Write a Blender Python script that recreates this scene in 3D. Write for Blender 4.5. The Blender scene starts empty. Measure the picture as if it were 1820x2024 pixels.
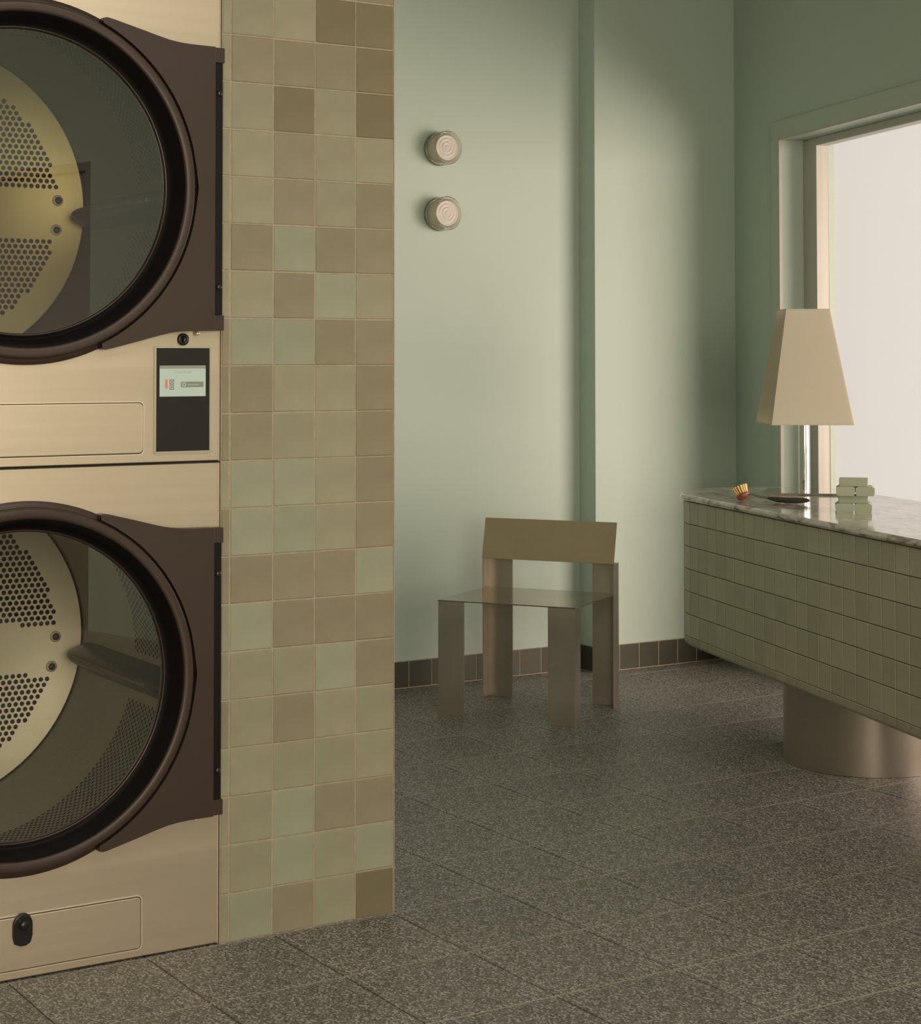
import bpy, bmesh, math, random
from math import sin, cos, pi, radians, sqrt, atan2
from mathutils import Vector, Matrix

random.seed(7)
SC = bpy.context.scene
COL = SC.collection

# ------------------------------------------------------------------ camera
F_PX, YAW, PITCH, ROLL, CY = 3691.7, 0.558369, 0.0310467, -0.001014, 591.72
cam_d = bpy.data.cameras.new('camera')
cam = bpy.data.objects.new('camera', cam_d)
COL.objects.link(cam)
fw = Vector((sin(YAW) * cos(PITCH), cos(YAW) * cos(PITCH), sin(PITCH)))
rt = Vector((cos(YAW), -sin(YAW), 0))
up = rt.cross(fw)
rt2 = cos(ROLL) * rt + sin(ROLL) * up
up2 = -sin(ROLL) * rt + cos(ROLL) * up
m = Matrix((rt2, up2, -fw)).transposed().to_4x4()
m.translation = Vector((0, 0, 1.2172))
cam.matrix_world = m
cam_d.sensor_fit = 'AUTO'
cam_d.sensor_width = 36
cam_d.lens = F_PX / 2024 * 36
cam_d.shift_y = (CY - 1012) / 2024
cam_d.clip_start = 0.05
SC.camera = cam

# ------------------------------------------------------------------ world, lights, exposure
world = bpy.data.worlds.new('world')
SC.world = world
world.use_nodes = True
bg = world.node_tree.nodes['Background']
bg.inputs[0].default_value = (1.0, 0.895, 0.845, 1)
bg.inputs[1].default_value = 0.90
SC.view_settings.view_transform = 'Standard'
SC.view_settings.look = 'None'
SC.view_settings.gamma = 1
SC.view_settings.exposure = 0
SC.view_settings.use_curve_mapping = False


def area(name, loc, target, sx, sy, power, color):
    d = bpy.data.lights.new(name, 'AREA')
    d.shape = 'RECTANGLE'
    d.size, d.size_y = sx, sy
    d.energy = power
    d.color = color
    o = bpy.data.objects.new(name, d)
    COL.objects.link(o)
    o.location = loc
    o.rotation_euler = (Vector(target) - Vector(loc)).to_track_quat('-Z', 'Y').to_euler()
    return o


# daylight from the street, through the glazing of the angled window wall
area('street_daylight', (6.3, 1.9, 1.25), (3.9, 6.0, 1.15), 2.6, 1.9, 196, (1.0, 0.78, 0.68))
# added soft warm fill from behind the camera, no opening modelled there
area('shop_front_light', (0.4, -2.7, 1.5), (1.6, 3.6, 1.1), 2.6, 2.0, 150, (1.0, 0.86, 0.70))
area('ceiling_light', (1.6, 1.2, 2.95), (1.6, 1.21, 0), 1.6, 1.6, 30, (1.0, 0.93, 0.86))  # added overhead fill that raises the ambient level, no fixture

# ------------------------------------------------------------------ materials
def new_mat(name):
    mt = bpy.data.materials.new(name)
    mt.use_nodes = True
    nt = mt.node_tree
    return mt, nt, nt.nodes['Principled BSDF']


def mat(name, col, rough=0.5, metal=0.0, noise=0.0, nscale=8.0, bump=0.0, bscale=60.0,
        coat=0.0, spec=0.5, stretch=None, emis=None, estr=0.0, rvar=0.0):
    mt, nt, b = new_mat(name)
    N, L = nt.nodes, nt.links
    b.inputs['Base Color'].default_value = (*col, 1)
    b.inputs['Roughness'].default_value = rough
    b.inputs['Metallic'].default_value = metal
    b.inputs['Coat Weight'].default_value = coat
    b.inputs['Specular IOR Level'].default_value = spec
    if emis:
        b.inputs['Emission Color'].default_value = (*emis, 1)
        b.inputs['Emission Strength'].default_value = estr
    tc = N.new('ShaderNodeTexCoord')
    mp = N.new('ShaderNodeMapping')
    L.new(tc.outputs['Object'], mp.inputs[0])
    if stretch:
        mp.inputs['Scale'].default_value = stretch
    nz = N.new('ShaderNodeTexNoise')
    nz.inputs['Scale'].default_value = nscale
    nz.inputs['Detail'].default_value = 4
    L.new(mp.outputs[0], nz.inputs[0])
    if noise:
        mr = N.new('ShaderNodeMapRange')
        mr.inputs['From Min'].default_value = 0.25
        mr.inputs['From Max'].default_value = 0.75
        mr.inputs['To Min'].default_value = 1 - noise
        mr.inputs['To Max'].default_value = 1 + noise
        L.new(nz.outputs[0], mr.inputs[0])
        mx = N.new('ShaderNodeVectorMath')
        mx.operation = 'SCALE'
        mx.inputs[0].default_value = col
        L.new(mr.outputs[0], mx.inputs['Scale'])
        L.new(mx.outputs[0], b.inputs['Base Color'])
    if rvar:
        m2 = N.new('ShaderNodeMapRange')
        m2.inputs['From Min'].default_value = 0.3
        m2.inputs['From Max'].default_value = 0.7
        m2.inputs['To Min'].default_value = rough - rvar
        m2.inputs['To Max'].default_value = rough + rvar
        L.new(nz.outputs[0], m2.inputs[0])
        L.new(m2.outputs[0], b.inputs['Roughness'])
    if bump:
        n2 = N.new('ShaderNodeTexNoise')
        n2.inputs['Scale'].default_value = bscale
        n2.inputs['Detail'].default_value = 3
        L.new(mp.outputs[0], n2.inputs[0])
        bp = N.new('ShaderNodeBump')
        bp.inputs['Strength'].default_value = bump
        bp.inputs['Distance'].default_value = 0.002
        L.new(n2.outputs[0], bp.inputs['Height'])
        L.new(bp.outputs[0], b.inputs['Normal'])
    return mt


def ramp(nt, src, stops):
    r = nt.nodes.new('ShaderNodeValToRGB')
    el = r.color_ramp.elements
    while len(el) < len(stops):
        el.new(0.5)
    for e, (p, c) in zip(el, stops):
        e.position = p
        e.color = (*c, 1)
    nt.links.new(src, r.inputs[0])
    return r


def glass_mat(name, tint, gloss=0.08, rough=0.0, edge=None):
    """thin pane: tinted see-through plus a fresnel mirror"""
    mt = bpy.data.materials.new(name)
    mt.use_nodes = True
    nt = mt.node_tree
    N, L = nt.nodes, nt.links
    N.clear()
    out = N.new('ShaderNodeOutputMaterial')
    tr = N.new('ShaderNodeBsdfTransparent')
    tr.inputs[0].default_value = (*tint, 1)
    gl = N.new('ShaderNodeBsdfGlossy')
    gl.inputs['Roughness'].default_value = rough
    fr = N.new('ShaderNodeLayerWeight')      # Schlick: same from both faces of the pane
    fr.inputs[0].default_value = 0.5
    pw = N.new('ShaderNodeMath')
    pw.operation = 'POWER'
    pw.inputs[1].default_value = 5.0
    L.new(fr.outputs['Facing'], pw.inputs[0])
    ad = N.new('ShaderNodeMath')
    ad.operation = 'ADD'
    ad.use_clamp = True
    ad.inputs[1].default_value = gloss + 0.03
    L.new(pw.outputs[0], ad.inputs[0])
    if edge:                                    # longer way through the glass at grazing angles
        p2 = N.new('ShaderNodeMath')
        p2.operation = 'POWER'
        p2.inputs[1].default_value = 3.5
        L.new(fr.outputs['Facing'], p2.inputs[0])
        rr = ramp(nt, p2.outputs[0], [(0.05, tint), (0.75, edge)])
        L.new(rr.outputs[0], tr.inputs[0])
    mx = N.new('ShaderNodeMixShader')
    L.new(ad.outputs[0], mx.inputs[0])
    L.new(tr.outputs[0], mx.inputs[1])
    L.new(gl.outputs[0], mx.inputs[2])
    L.new(mx.outputs[0], out.inputs[0])
    return mt


def terrazzo_mat(name, base, light, dark):
    mt, nt, b = new_mat(name)
    N, L = nt.nodes, nt.links
    tc = N.new('ShaderNodeTexCoord')
    vo = N.new('ShaderNodeTexVoronoi')
    vo.inputs['Scale'].default_value = 260
    mp = N.new('ShaderNodeMapping')
    mp.inputs['Scale'].default_value = (1.3, 0.8, 1.0)
    L.new(tc.outputs['Object'], mp.inputs[0])
    L.new(mp.outputs[0], vo.inputs[0])
    sp = N.new('ShaderNodeSeparateColor')
    L.new(vo.outputs['Color'], sp.inputs[0])
    r = ramp(nt, sp.outputs[0], [(0.05, dark), (0.40, base), (0.72, base), (0.90, light)])
    nz = N.new('ShaderNodeTexNoise')
    nz.inputs['Scale'].default_value = 1.7
    L.new(tc.outputs['Object'], nz.inputs[0])
    mr = N.new('ShaderNodeMapRange')
    mr.inputs['To Min'].default_value = 0.88
    mr.inputs['To Max'].default_value = 1.12
    L.new(nz.outputs[0], mr.inputs[0])
    mx = N.new('ShaderNodeVectorMath')
    mx.operation = 'SCALE'
    L.new(r.outputs[0], mx.inputs[0])
    L.new(mr.outputs[0], mx.inputs['Scale'])
    L.new(mx.outputs[0], b.inputs['Base Color'])
    b.inputs['Roughness'].default_value = 0.50
    return mt


def marble_mat(name):
    mt, nt, b = new_mat(name)
    N, L = nt.nodes, nt.links
    tc = N.new('ShaderNodeTexCoord')
    mp = N.new('ShaderNodeMapping')
    mp.inputs['Rotation'].default_value = (0, 0, 0.9)
    mp.inputs['Scale'].default_value = (3.0, 9.0, 9)
    L.new(tc.outputs['Object'], mp.inputs[0])
    n1 = N.new('ShaderNodeTexNoise')
    n1.inputs['Scale'].default_value = 2.6
    n1.inputs['Detail'].default_value = 8
    n1.inputs['Roughness'].default_value = 0.65
    n1.inputs['Distortion'].default_value = 1.2
    L.new(mp.outputs[0], n1.inputs[0])
    r = ramp(nt, n1.outputs[0], [(0.36, (0.12, 0.105, 0.08)), (0.45, (0.30, 0.275, 0.23)),
                                 (0.50, (0.50, 0.465, 0.40)), (0.62, (0.66, 0.62, 0.55))])
    L.new(r.outputs[0], b.inputs['Base Color'])
    b.inputs['Roughness'].default_value = 0.13
    b.inputs['Coat Weight'].default_value = 0.3
    b.inputs['Coat Roughness'].default_value = 0.05
    return mt


def fabric_mat(name, col):
    mt = bpy.data.materials.new(name)
    mt.use_nodes = True
    nt = mt.node_tree
    N, L = nt.nodes, nt.links
    b = N['Principled BSDF']
    b.inputs['Base Color'].default_value = (*col, 1)
    b.inputs['Roughness'].default_value = 0.85
    tl = N.new('ShaderNodeBsdfTranslucent')
    tl.inputs[0].default_value = (*col, 1)
    mx = N.new('ShaderNodeMixShader')
    mx.inputs[0].default_value = 0.55
    L.new(b.outputs[0], mx.inputs[1])
    L.new(tl.outputs[0], mx.inputs[2])
    L.new(mx.outputs[0], N['Material Output'].inputs[0])
    tc = N.new('ShaderNodeTexCoord')
    wv = N.new('ShaderNodeTexNoise')
    wv.inputs['Scale'].default_value = 900
    L.new(tc.outputs['Object'], wv.inputs[0])
    bp = N.new('ShaderNodeBump')
    bp.inputs['Strength'].default_value = 0.15
    L.new(wv.outputs[0], bp.inputs['Height'])
    L.new(bp.outputs[0], b.inputs['Normal'])
    return mt


M = {}
M['paint'] = mat('sage_wall_paint', (0.43, 0.52, 0.45), 0.55, noise=0.03, nscale=1.5, bump=0.05, bscale=250)
M['casing'] = mat('sage_gloss_paint', (0.42, 0.49, 0.41), 0.32, noise=0.02)
M['wframe'] = mat('cream_window_paint', (0.44, 0.435, 0.38), 0.35, noise=0.03, nscale=3)
M['ceil'] = mat('ceiling_paint', (0.55, 0.52, 0.44), 0.8, noise=0.02)
M['rear'] = mat('warm_rear_paint', (0.50, 0.45, 0.34), 0.7, noise=0.03)
M['door'] = mat('dark_door_wood', (0.05, 0.035, 0.025), 0.4, noise=0.2, stretch=(8, 8, 0.6))
M['grout'] = mat('light_grout', (0.42, 0.36, 0.26), 0.85, noise=0.12, nscale=60)
M['fgrout'] = mat('floor_grout', (0.40, 0.36, 0.29), 0.85, noise=0.15, nscale=40)  # joints that catch the light, their brightness put into the colour
M['dfgrout'] = mat('dark_floor_joint', (0.065, 0.060, 0.050), 0.85, noise=0.15, nscale=40)  # same grout in the other direction, its shade put into the colour
M['dgrout'] = mat('olive_grout', (0.10, 0.10, 0.06), 0.8, noise=0.1, nscale=40)
M['floor'] = [terrazzo_mat('grey_terrazzo', tuple(c * k for c in (0.150, 0.144, 0.128)),
                           tuple(c * k for c in (0.38, 0.365, 0.33)),
                           tuple(c * k for c in (0.050, 0.050, 0.046))) for k in (1.20, 1.27, 1.34)]
GL = [(0.345, 0.358, 0.262), (0.340, 0.328, 0.228), (0.300, 0.268, 0.185), (0.225, 0.195, 0.120)]
M['glaze'] = []
for gi, g in enumerate(GL):
    for v in (0.97, 1.03):
        M['glaze'].append(mat('olive_glaze', tuple(c * v for c in g), 0.30, noise=0.10, nscale=9,
                              bump=0.12, bscale=14, spec=0.35))
M['skirt'] = [mat('dark_olive_glaze', tuple(c * k for c in (0.070, 0.068, 0.048)), 0.28, noise=0.08, nscale=7)
              for k in (0.85, 1.0, 1.25)]
M['desktile'] = [mat('sage_glaze', tuple(c * k for c in (0.40, 0.39, 0.275)), 0.38, noise=0.06, nscale=9,
                     bump=0.1, bscale=12) for k in (0.93, 1.0, 1.06)]
M['marble'] = marble_mat('grey_marble')
M['steel'] = mat('brushed_warm_steel', (0.72, 0.62, 0.48), 0.36, 0.78, noise=0.025, nscale=3, rvar=0.02,
                 stretch=(0.4, 1, 14))
M['steel_edge'] = mat('polished_steel_edge', (0.88, 0.78, 0.62), 0.30, 0.45)  # edge highlight put into the colour, paler and less metallic than the cabinet
M['washer'] = mat('bright_washer', (0.70, 0.68, 0.56), 0.4, 0.1)
M['groove'] = mat('dark_gap', (0.02, 0.016, 0.012), 0.7)
M['brown'] = mat('dark_brown_plastic', (0.050, 0.031, 0.023), 0.40, noise=0.05)
M['black'] = mat('black_rubber', (0.005, 0.004, 0.004), 0.55, spec=0.25)
M['rim'] = mat('dark_rim', (0.030, 0.020, 0.016), 0.25)
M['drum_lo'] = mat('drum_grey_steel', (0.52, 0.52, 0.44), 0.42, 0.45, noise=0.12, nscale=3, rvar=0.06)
M['drum_up'] = mat('drum_steel', (0.18, 0.165, 0.075), 0.32, 0.6, noise=0.12, nscale=3, rvar=0.06)  # yellow glow inside the upper drum is put into this tint
M['hole'] = mat('drum_hole_black', (0.008, 0.007, 0.006), 0.8)
M['lifter'] = mat('lifter_grey', (0.13, 0.125, 0.11), 0.35, 0.5)
M['dglass'] = glass_mat('door_glass', (0.84, 0.82, 0.73), 0.10)
M['wglass'] = glass_mat('window_glass', (0.96, 0.97, 0.95), 0.0)
M['panel'] = mat('control_panel_black', (0.018, 0.013, 0.012), 0.18)
M['bezel'] = mat('silver_bezel', (0.75, 0.68, 0.56), 0.25, 0.9)
M['screen'] = mat('lit_screen', (0.1, 0.1, 0.1), 0.3, emis=(0.50, 0.57, 0.42), estr=0.75)
M['screenbar'] = mat('lit_screen_bar', (0.1, 0.1, 0.1), 0.3, emis=(0.25, 0.23, 0.15), estr=0.8)
M['scr_grey'] = mat('screen_grey_print', (0.10, 0.11, 0.08), 0.4, emis=(0.16, 0.17, 0.11), estr=0.8)
M['scr_red'] = mat('screen_red_print', (0.3, 0.08, 0.05), 0.4, emis=(0.46, 0.20, 0.13), estr=0.8)
M['scr_txt'] = mat('screen_text_print', (0.2, 0.2, 0.2), 0.4, emis=(0.22, 0.23, 0.16), estr=0.8)
M['lock'] = mat('black_lock', (0.012, 0.011, 0.011), 0.3)
M['chair'] = mat('brushed_chair_steel', (0.50, 0.45, 0.38), 0.40, 0.88, noise=0.12, nscale=5, rvar=0.05,
                 stretch=(1, 1, 1))
M['seat'] = mat('polished_seat_steel', (0.40, 0.35, 0.26), 0.17, 0.95, noise=0.08, nscale=5)
M['chair_back'] = mat('bronzed_chair_steel', (0.48, 0.38, 0.25), 0.33, 0.85, noise=0.08, nscale=5, rvar=0.05)
M['pedestal'] = mat('satin_pedestal_steel', (0.50, 0.45, 0.38), 0.33, 0.92, noise=0.06, nscale=3)
M['chrome'] = mat('chrome', (0.66, 0.65, 0.62), 0.05, 1.0)
M['shade'] = fabric_mat('cream_shade_fabric', (0.72, 0.69, 0.58))
M['lglass'] = glass_mat('smoky_lens_glass', (0.97, 0.96, 0.93), 0.02, 0.0, (0.66, 0.61, 0.52))
M['frost'] = mat('frosted_lens', (0.58, 0.55, 0.49), 0.28, noise=0.05, nscale=30, bump=0.3, bscale=80)
M['frost_body'] = fabric_mat('frosted_cup', (0.88, 0.86, 0.78))
M['lbase'] = mat('lamp_backplate_metal', (0.33, 0.31, 0.25), 0.3, 0.8)
M['soap'] = [mat('pale_green_soap', tuple(c * k for c in (0.34, 0.39, 0.28)), 0.55, noise=0.03) for k in (0.96, 1.04)]
M['bristle'] = mat('yellow_bristle', (0.80, 0.60, 0.24), 0.6)
M['beech'] = mat('reddish_brush_wood', (0.22, 0.07, 0.025), 0.42, noise=0.15, nscale=30)
M['handle'] = mat('dark_handle_wood', (0.055, 0.047, 0.032), 0.26, noise=0.3, nscale=20, stretch=(1, 6, 6))
M['wire'] = mat('steel_wire', (0.35, 0.33, 0.28), 0.25, 0.95)


# ------------------------------------------------------------------ mesh builder
class MB:
    def __init__(self):
        self.v, self.f, self.sm = [], [], []

    def add(self, vs, fs, smooth=False, T=None):
        n = len(self.v)
        self.v += [tuple(T @ Vector(q)) if T is not None else tuple(q) for q in vs]
        self.f += [tuple(i + n for i in f) for f in fs]
        self.sm += [smooth] * len(fs)
        return self

    def box(self, a, b, T=None):
        (x0, y0, z0), (x1, y1, z1) = a, b
        vs = [(x0, y0, z0), (x1, y0, z0), (x1, y1, z0), (x0, y1, z0),
              (x0, y0, z1), (x1, y0, z1), (x1, y1, z1), (x0, y1, z1)]
        return self.add(vs, [(0, 3, 2, 1), (4, 5, 6, 7), (0, 1, 5, 4), (1, 2, 6, 5), (2, 3, 7, 6), (3, 0, 4, 7)], T=T)

    def prism(self, poly, z0, z1, T=None, smooth=False):
        n = len(poly)
        vs = [(x, y, z0) for x, y in poly] + [(x, y, z1) for x, y in poly]
        fs = [(i, (i + 1) % n, (i + 1) % n + n, i + n) for i in range(n)]
        self.add(vs, fs, smooth, T)
        self.add(vs, [tuple(range(n - 1, -1, -1)), tuple(range(n, 2 * n))], False, T)
        return self

    def lathe(self, prof, n=48, T=None, smooth=True, cap0=False, cap1=False, a0=0.0, a1=2 * pi):
        """prof = [(r, h)], axis = local z"""
        full = abs(a1 - a0 - 2 * pi) < 1e-6
        k = n if full else n + 1
        vs = []
        for r, h in prof:
            for i in range(k):
                a = a0 + (a1 - a0) * i / n
                vs.append((r * cos(a), r * sin(a), h))
        fs = []
        for j in range(len(prof) - 1):
            for i in range(n):
                i2 = (i + 1) % k
                fs.append((j * k + i, j * k + i2, (j + 1) * k + i2, (j + 1) * k + i))
        self.add(vs, fs, smooth, T)
        if cap0:
            self.add(vs[:k], [tuple(range(k - 1, -1, -1))], False, T)
        if cap1:
            self.add(vs[-k:], [tuple(range(k))], False, T)
        return self

    def tube(self, pts, rad, n=10, T=None):
        rs = rad if isinstance(rad, (list, tuple)) else [rad] * len(pts)
        P = [Vector(q) for q in pts]
        vs = []
        for i, q in enumerate(P):
            t = (P[min(i + 1, len(P) - 1)] - P[max(i - 1, 0)]).normalized()
            s = t.cross(Vector((0, 0, 1)))
            if s.length < 1e-3:
                s = t.cross(Vector((0, 1, 0)))
            s.normalize()
            w = s.cross(t)
            for j in range(n):
                a = 2 * pi * j / n
                vs.append(tuple(q + (s * cos(a) + w * sin(a)) * rs[i]))
        fs = []
        for i in range(len(P) - 1):
            for j in range(n):
                fs.append((i * n + j, i * n + (j + 1) % n, (i + 1) * n + (j + 1) % n, (i + 1) * n + j))
        self.add(vs, fs, True, T)
        k = (len(P) - 1) * n
        self.add(vs, [tuple(range(n - 1, -1, -1)), tuple(range(k, k + n))], False, T)
        return self

    def mesh(self, name, mt):
        me = bpy.data.meshes.new(name)
        me.from_pydata(self.v, [], self.f)
        me.polygons.foreach_set('use_smooth', self.sm)
        bm = bmesh.new()
        bm.from_mesh(me)
        bmesh.ops.recalc_face_normals(bm, faces=bm.faces)
        bm.to_mesh(me)
        bm.free()
        for q in (mt if isinstance(mt, (list, tuple)) else [mt]):
            me.materials.append(q)
        return me

    def build(self, name, mt, parent=None, loc=None, bevel=0.0, seg=2):
        o = bpy.data.objects.new(name, self.mesh(name, mt))
        COL.objects.link(o)
        if parent is not None:
            o.parent = parent
        if loc is not None:
            o.location = loc
        if bevel:
            bm = bmesh.new()
            bm.from_mesh(o.data)
            bmesh.ops.remove_doubles(bm, verts=bm.verts, dist=1e-6)
            es = [e for e in bm.edges if len(e.link_faces) == 2 and e.calc_face_angle(0) > 0.5]
            bmesh.ops.bevel(bm, geom=es, offset=bevel, segments=seg, profile=0.5, affect='EDGES')
            bm.to_mesh(o.data)
            bm.free()
        return o


def place(name, me, parent, mw):
    o = bpy.data.objects.new(name, me)
    COL.objects.link(o)
    if parent is not None:
        o.parent = parent
    o.matrix_local = mw
    return o


def tag(o, label=None, cat=None, group=None, kind=None):
    if label:
        o['label'] = label
    if cat:
        o['category'] = cat
    if group:
        o['group'] = group
    if kind:
        o['kind'] = kind
    return o


def thing(name, label, cat, loc=(0, 0, 0), rz=0.0, group=None):
    o = bpy.data.objects.new(name, None)
    COL.objects.link(o)
    o.location = loc
    o.rotation_euler = (0, 0, rz)
    o.empty_display_size = 0.1
    return tag(o, label, cat, group)


def struct(o, label=None):
    o['kind'] = 'structure'
    if label:
        o['label'] = label
    return o


def TR(x, y, z):
    return Matrix.Translation((x, y, z))


def RX(a):
    return Matrix.Rotation(a, 4, 'X')


def RY(a):
    return Matrix.Rotation(a, 4, 'Y')


def RZ(a):
    return Matrix.Rotation(a, 4, 'Z')


def tile_mesh(w, h, t, bev, mt, inset=0.0):
    """tile lying in the local xy plane, face towards +z, softly bevelled rim"""
    b = MB()
    x, y = w / 2, h / 2
    vs = []
    for (dx, z) in ((0, 0), (0, t - bev), (bev * 0.4, t - bev * 0.35), (bev, t)):
        vs += [(-x + dx, -y + dx, z), (x - dx, -y + dx, z), (x - dx, y - dx, z), (-x + dx, y - dx, z)]
    fs = []
    for k in range(3):
        for i in range(4):
            j = (i + 1) % 4
            fs.append((k * 4 + i, k * 4 + j, k * 4 + 4 + j, k * 4 + 4 + i))
    fs.append((12, 13, 14, 15))
    fs.append((3, 2, 1, 0))
    b.add(vs, fs)
    return b.mesh('tile', mt)


# ------------------------------------------------------------------ room shell
YB, YB2 = 5.985, 5.879          # back wall, projecting part of it
XC = 4.289                      # step between the two
CX_, CYW = 4.996, 5.879         # far right corner
TH = radians(16.5)
WD = Vector((-sin(TH), -cos(TH), 0))     # along the window wall towards the viewer
WN = Vector((cos(TH), -sin(TH), 0))      # outwards
ZC = 3.0
REAR = -3.0
PX0, PX1, PY = 1.649, 2.066, 3.590       # tiled pier
XL = -1.8

# floor slab + tiles
b = MB()
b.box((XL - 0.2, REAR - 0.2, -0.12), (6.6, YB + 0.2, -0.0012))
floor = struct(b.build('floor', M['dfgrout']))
FX, FY, FA, FB = 1.487, 3.2717, 0.2871, 0.31227
fme = [tile_mesh(FA - 0.0030, FB - 0.0046, 0.010, 0.0008, mt) for mt in M['floor']]
gl_ = MB()  # pale strips for the one joint direction that looks lit
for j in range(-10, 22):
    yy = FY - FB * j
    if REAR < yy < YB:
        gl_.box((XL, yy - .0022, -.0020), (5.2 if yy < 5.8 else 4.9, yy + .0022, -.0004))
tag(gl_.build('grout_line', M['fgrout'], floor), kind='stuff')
cells = []
ox, oy = 0.0, 0.0
for i in range(-11, 13):
    for j in range(-10, 21):
        x, y = FX + FA * (i + 0.5), FY + FB * (0.5 - j)
        if x < XL or y < REAR or y > YB + 0.1:
            continue
        if y > CYW - 0.05 and x > CX_ + 0.2:
            continue
        # right of window wall?
        if (Vector((x, y, 0)) - Vector((CX_, CYW, 0))).dot(WN) > 0.25:
            continue
        # camera space visibility
        d = Vector((x, y, 0)) - Vector((0, 0, 1.2172))
        z = d.dot(fw)
        vis = False
        if z > 0.5:
            u = 910 + F_PX * d.dot(rt2) / z
            v = CY - F_PX * d.dot(up2) / z
            vis = -260 < u < 2080 and 900 < v < 2200 and y < YB
            if PX0 - .9 < x < PX1 - .1 and y > PY + 0.1:
                vis = False
            if x < PX1 and y > PY + .2:
                vis = False
            if x < 3.2 and y > 5.2 or x < 2.4 and y > 4.4:
                vis = False
        cells.append((0 if vis else 1, z, x, y))
cells.sort()
n_ind = 0
rest = MB()
ref = tile_mesh(FA - 0.0030, FB - 0.0046, 0.010, 0.0008, M['floor'][1])
rv = [tuple(q.co) for q in ref.vertices]
rf = [tuple(q.vertices) for q in ref.polygons]
for vflag, z, x, y in cells:
    T = TR(x, y, -0.0100 + random.uniform(-0.0002, 0.0002)) @ RX(random.uniform(-.0006, .0006)) @ RY(random.uniform(-.0006, .0006))
    if vflag == 0 and n_ind < 290:
        place('floor_tile', random.choice(fme), floor, T)
        n_ind += 1
    else:
        rest.add(rv, rf, False, T)
tag(rest.build('floor_tile_field', M['floor'][1], floor), kind='stuff')
print('floor tiles', n_ind, len(cells))

# back wall with its step
b = MB()
b.prism([(PX1 - 0.3, YB), (XC, YB), (XC, YB2), (CX_ + 0.25, YB2), (CX_ + 0.25, YB + 0.25), (PX1 - 0.3, YB + 0.25)], 0, ZC)
wall_back = struct(b.build('wall_back', M['paint']))

# skirting of glazed tiles
bb = MB()
bb.prism([(PX1, YB - .0112), (XC - .0112, YB - .0112), (XC - .0112, YB2 - .0112), (CX_, YB2 - .0112), (CX_, YB2 + .002), (XC + .002, YB2 + .002),
          (XC + .002, YB + .002), (PX1, YB + .002)], 0.0, 0.0985)
base = struct(bb.build('baseboard_back', M['grout']))
sk = {}


def skirt_tile(w, T):
    key = (round(w, 4), random.randrange(3))
    if key not in sk:
        sk[key] = tile_mesh(w - 0.0028, 0.0945, 0.0085, 0.0012, M['skirt'][key[1]])
    place('skirting_tile', sk[key], base, T)


xs = [2.07 + 0.0985 * i for i in range(15)]
xs = [3.506 + 0.0985 * i for i in range(-14, 8)] + [XC - .006]
for a_, c_ in zip(xs[:-1], xs[1:]):
    if c_ - a_ > 0.01:
        skirt_tile(c_ - a_, TR((a_ + c_) / 2, YB - .004, 0.0505) @ RX(pi / 2))
skirt_tile(0.098, TR(XC - .004, (YB + YB2) / 2 - .006, 0.0505) @ RZ(-pi / 2) @ RX(pi / 2))
xs = [XC - .010] + [4.394 + 0.0955 * i for i in range(0, 7)]
for a_, c_ in zip(xs[:-1], xs[1:]):
    skirt_tile(c_ - a_, TR((a_ + c_) / 2, YB2 - .004, 0.0505) @ RX(pi / 2))

# pier + wall behind the machines
b = MB()
b.box((PX0 + .002, PY + 0.006, 0), (PX1, YB + 0.05, ZC))
pier = struct(b.build('wall_left', M['paint']))
g = MB()
g.box((PX0 + .0005, PY - 0.0012, 0), (PX1 + .0012, PY + 0.012, ZC))
g.build('grout_bed', M['grout'], pier)
B0 = 1.671
GW = 0.0025
tone = {0: [0, 2, 1, 3], 1: [1, 0, 1, 0], 2: [1, 0, 2, 2], 3: [1, 1, 1, 1], 4: [1, 2, 1, 1], 5: [1, 1, 0, 2],
        6: [0, 2, 2, 2], 7: [2, 2, 2, 0], 8: [0, 0, 1, 2], 9: [0, 0, 1, 2], 10: [2, 1, 1, 2], 11: [2, 1, 1, 2],
        12: [0, 0, 2, 2], 13: [1, 2, 0, 1], 14: [2, 0, 2, 2], 15: [1, 2, 1, 2], 16: [1, 2, 1, 1],
        17: [1, 3, 1, 3], 18: [2, 2, 2, 3], 19: [1, 1, 3, 3], 20: [2, 1, 1, 2]}
gm = {}
for r in range(30):
    tn = tone.get(r, [random.choice([0, 1, 1, 2, 2, 3]) for _ in range(4)])
    for c in range(-1, 4):
        if c < 0:
            w, x = B0 - PX0 - GW - .002, (PX0 + .002 + B0 - GW / 2) / 2
            t_ = random.choice([0, 1, 1, 2, 2])
        else:
            w, x = 0.1 - GW, B0 + 0.1 * c + 0.05
            if c == 3:
                w, x = 0.0945 - GW / 2, B0 + 0.3 + 0.0945 / 2 + GW / 4
            t_ = tn[c]
        mi = t_ * 2 + random.randrange(2)
        key = (c, mi)
        if key not in gm:
            gm[key] = tile_mesh(w, 0.1 - GW, 0.0075, 0.0022, M['glaze'][mi])
        T = TR(x + random.uniform(-.0004, .0004), PY + .0022 + random.uniform(-.0004, .0006), 0.1 * r + 0.05 + random.uniform(-.0004, .0004)) \
            @ RX(pi / 2 + random.uniform(-.006, .006)) @ RY(random.uniform(-.009, .009)) @ RZ(random.uniform(-.004, .004))
        place('wall_tile', gm[key], pier, T @ TR(0, 0, -.0022))
tag(MB().box((PX1 + .0004, PY - .0030, 0), (PX1 + .0022, PY + .010, ZC)).build('corner_bead', M['grout'], pier))

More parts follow.
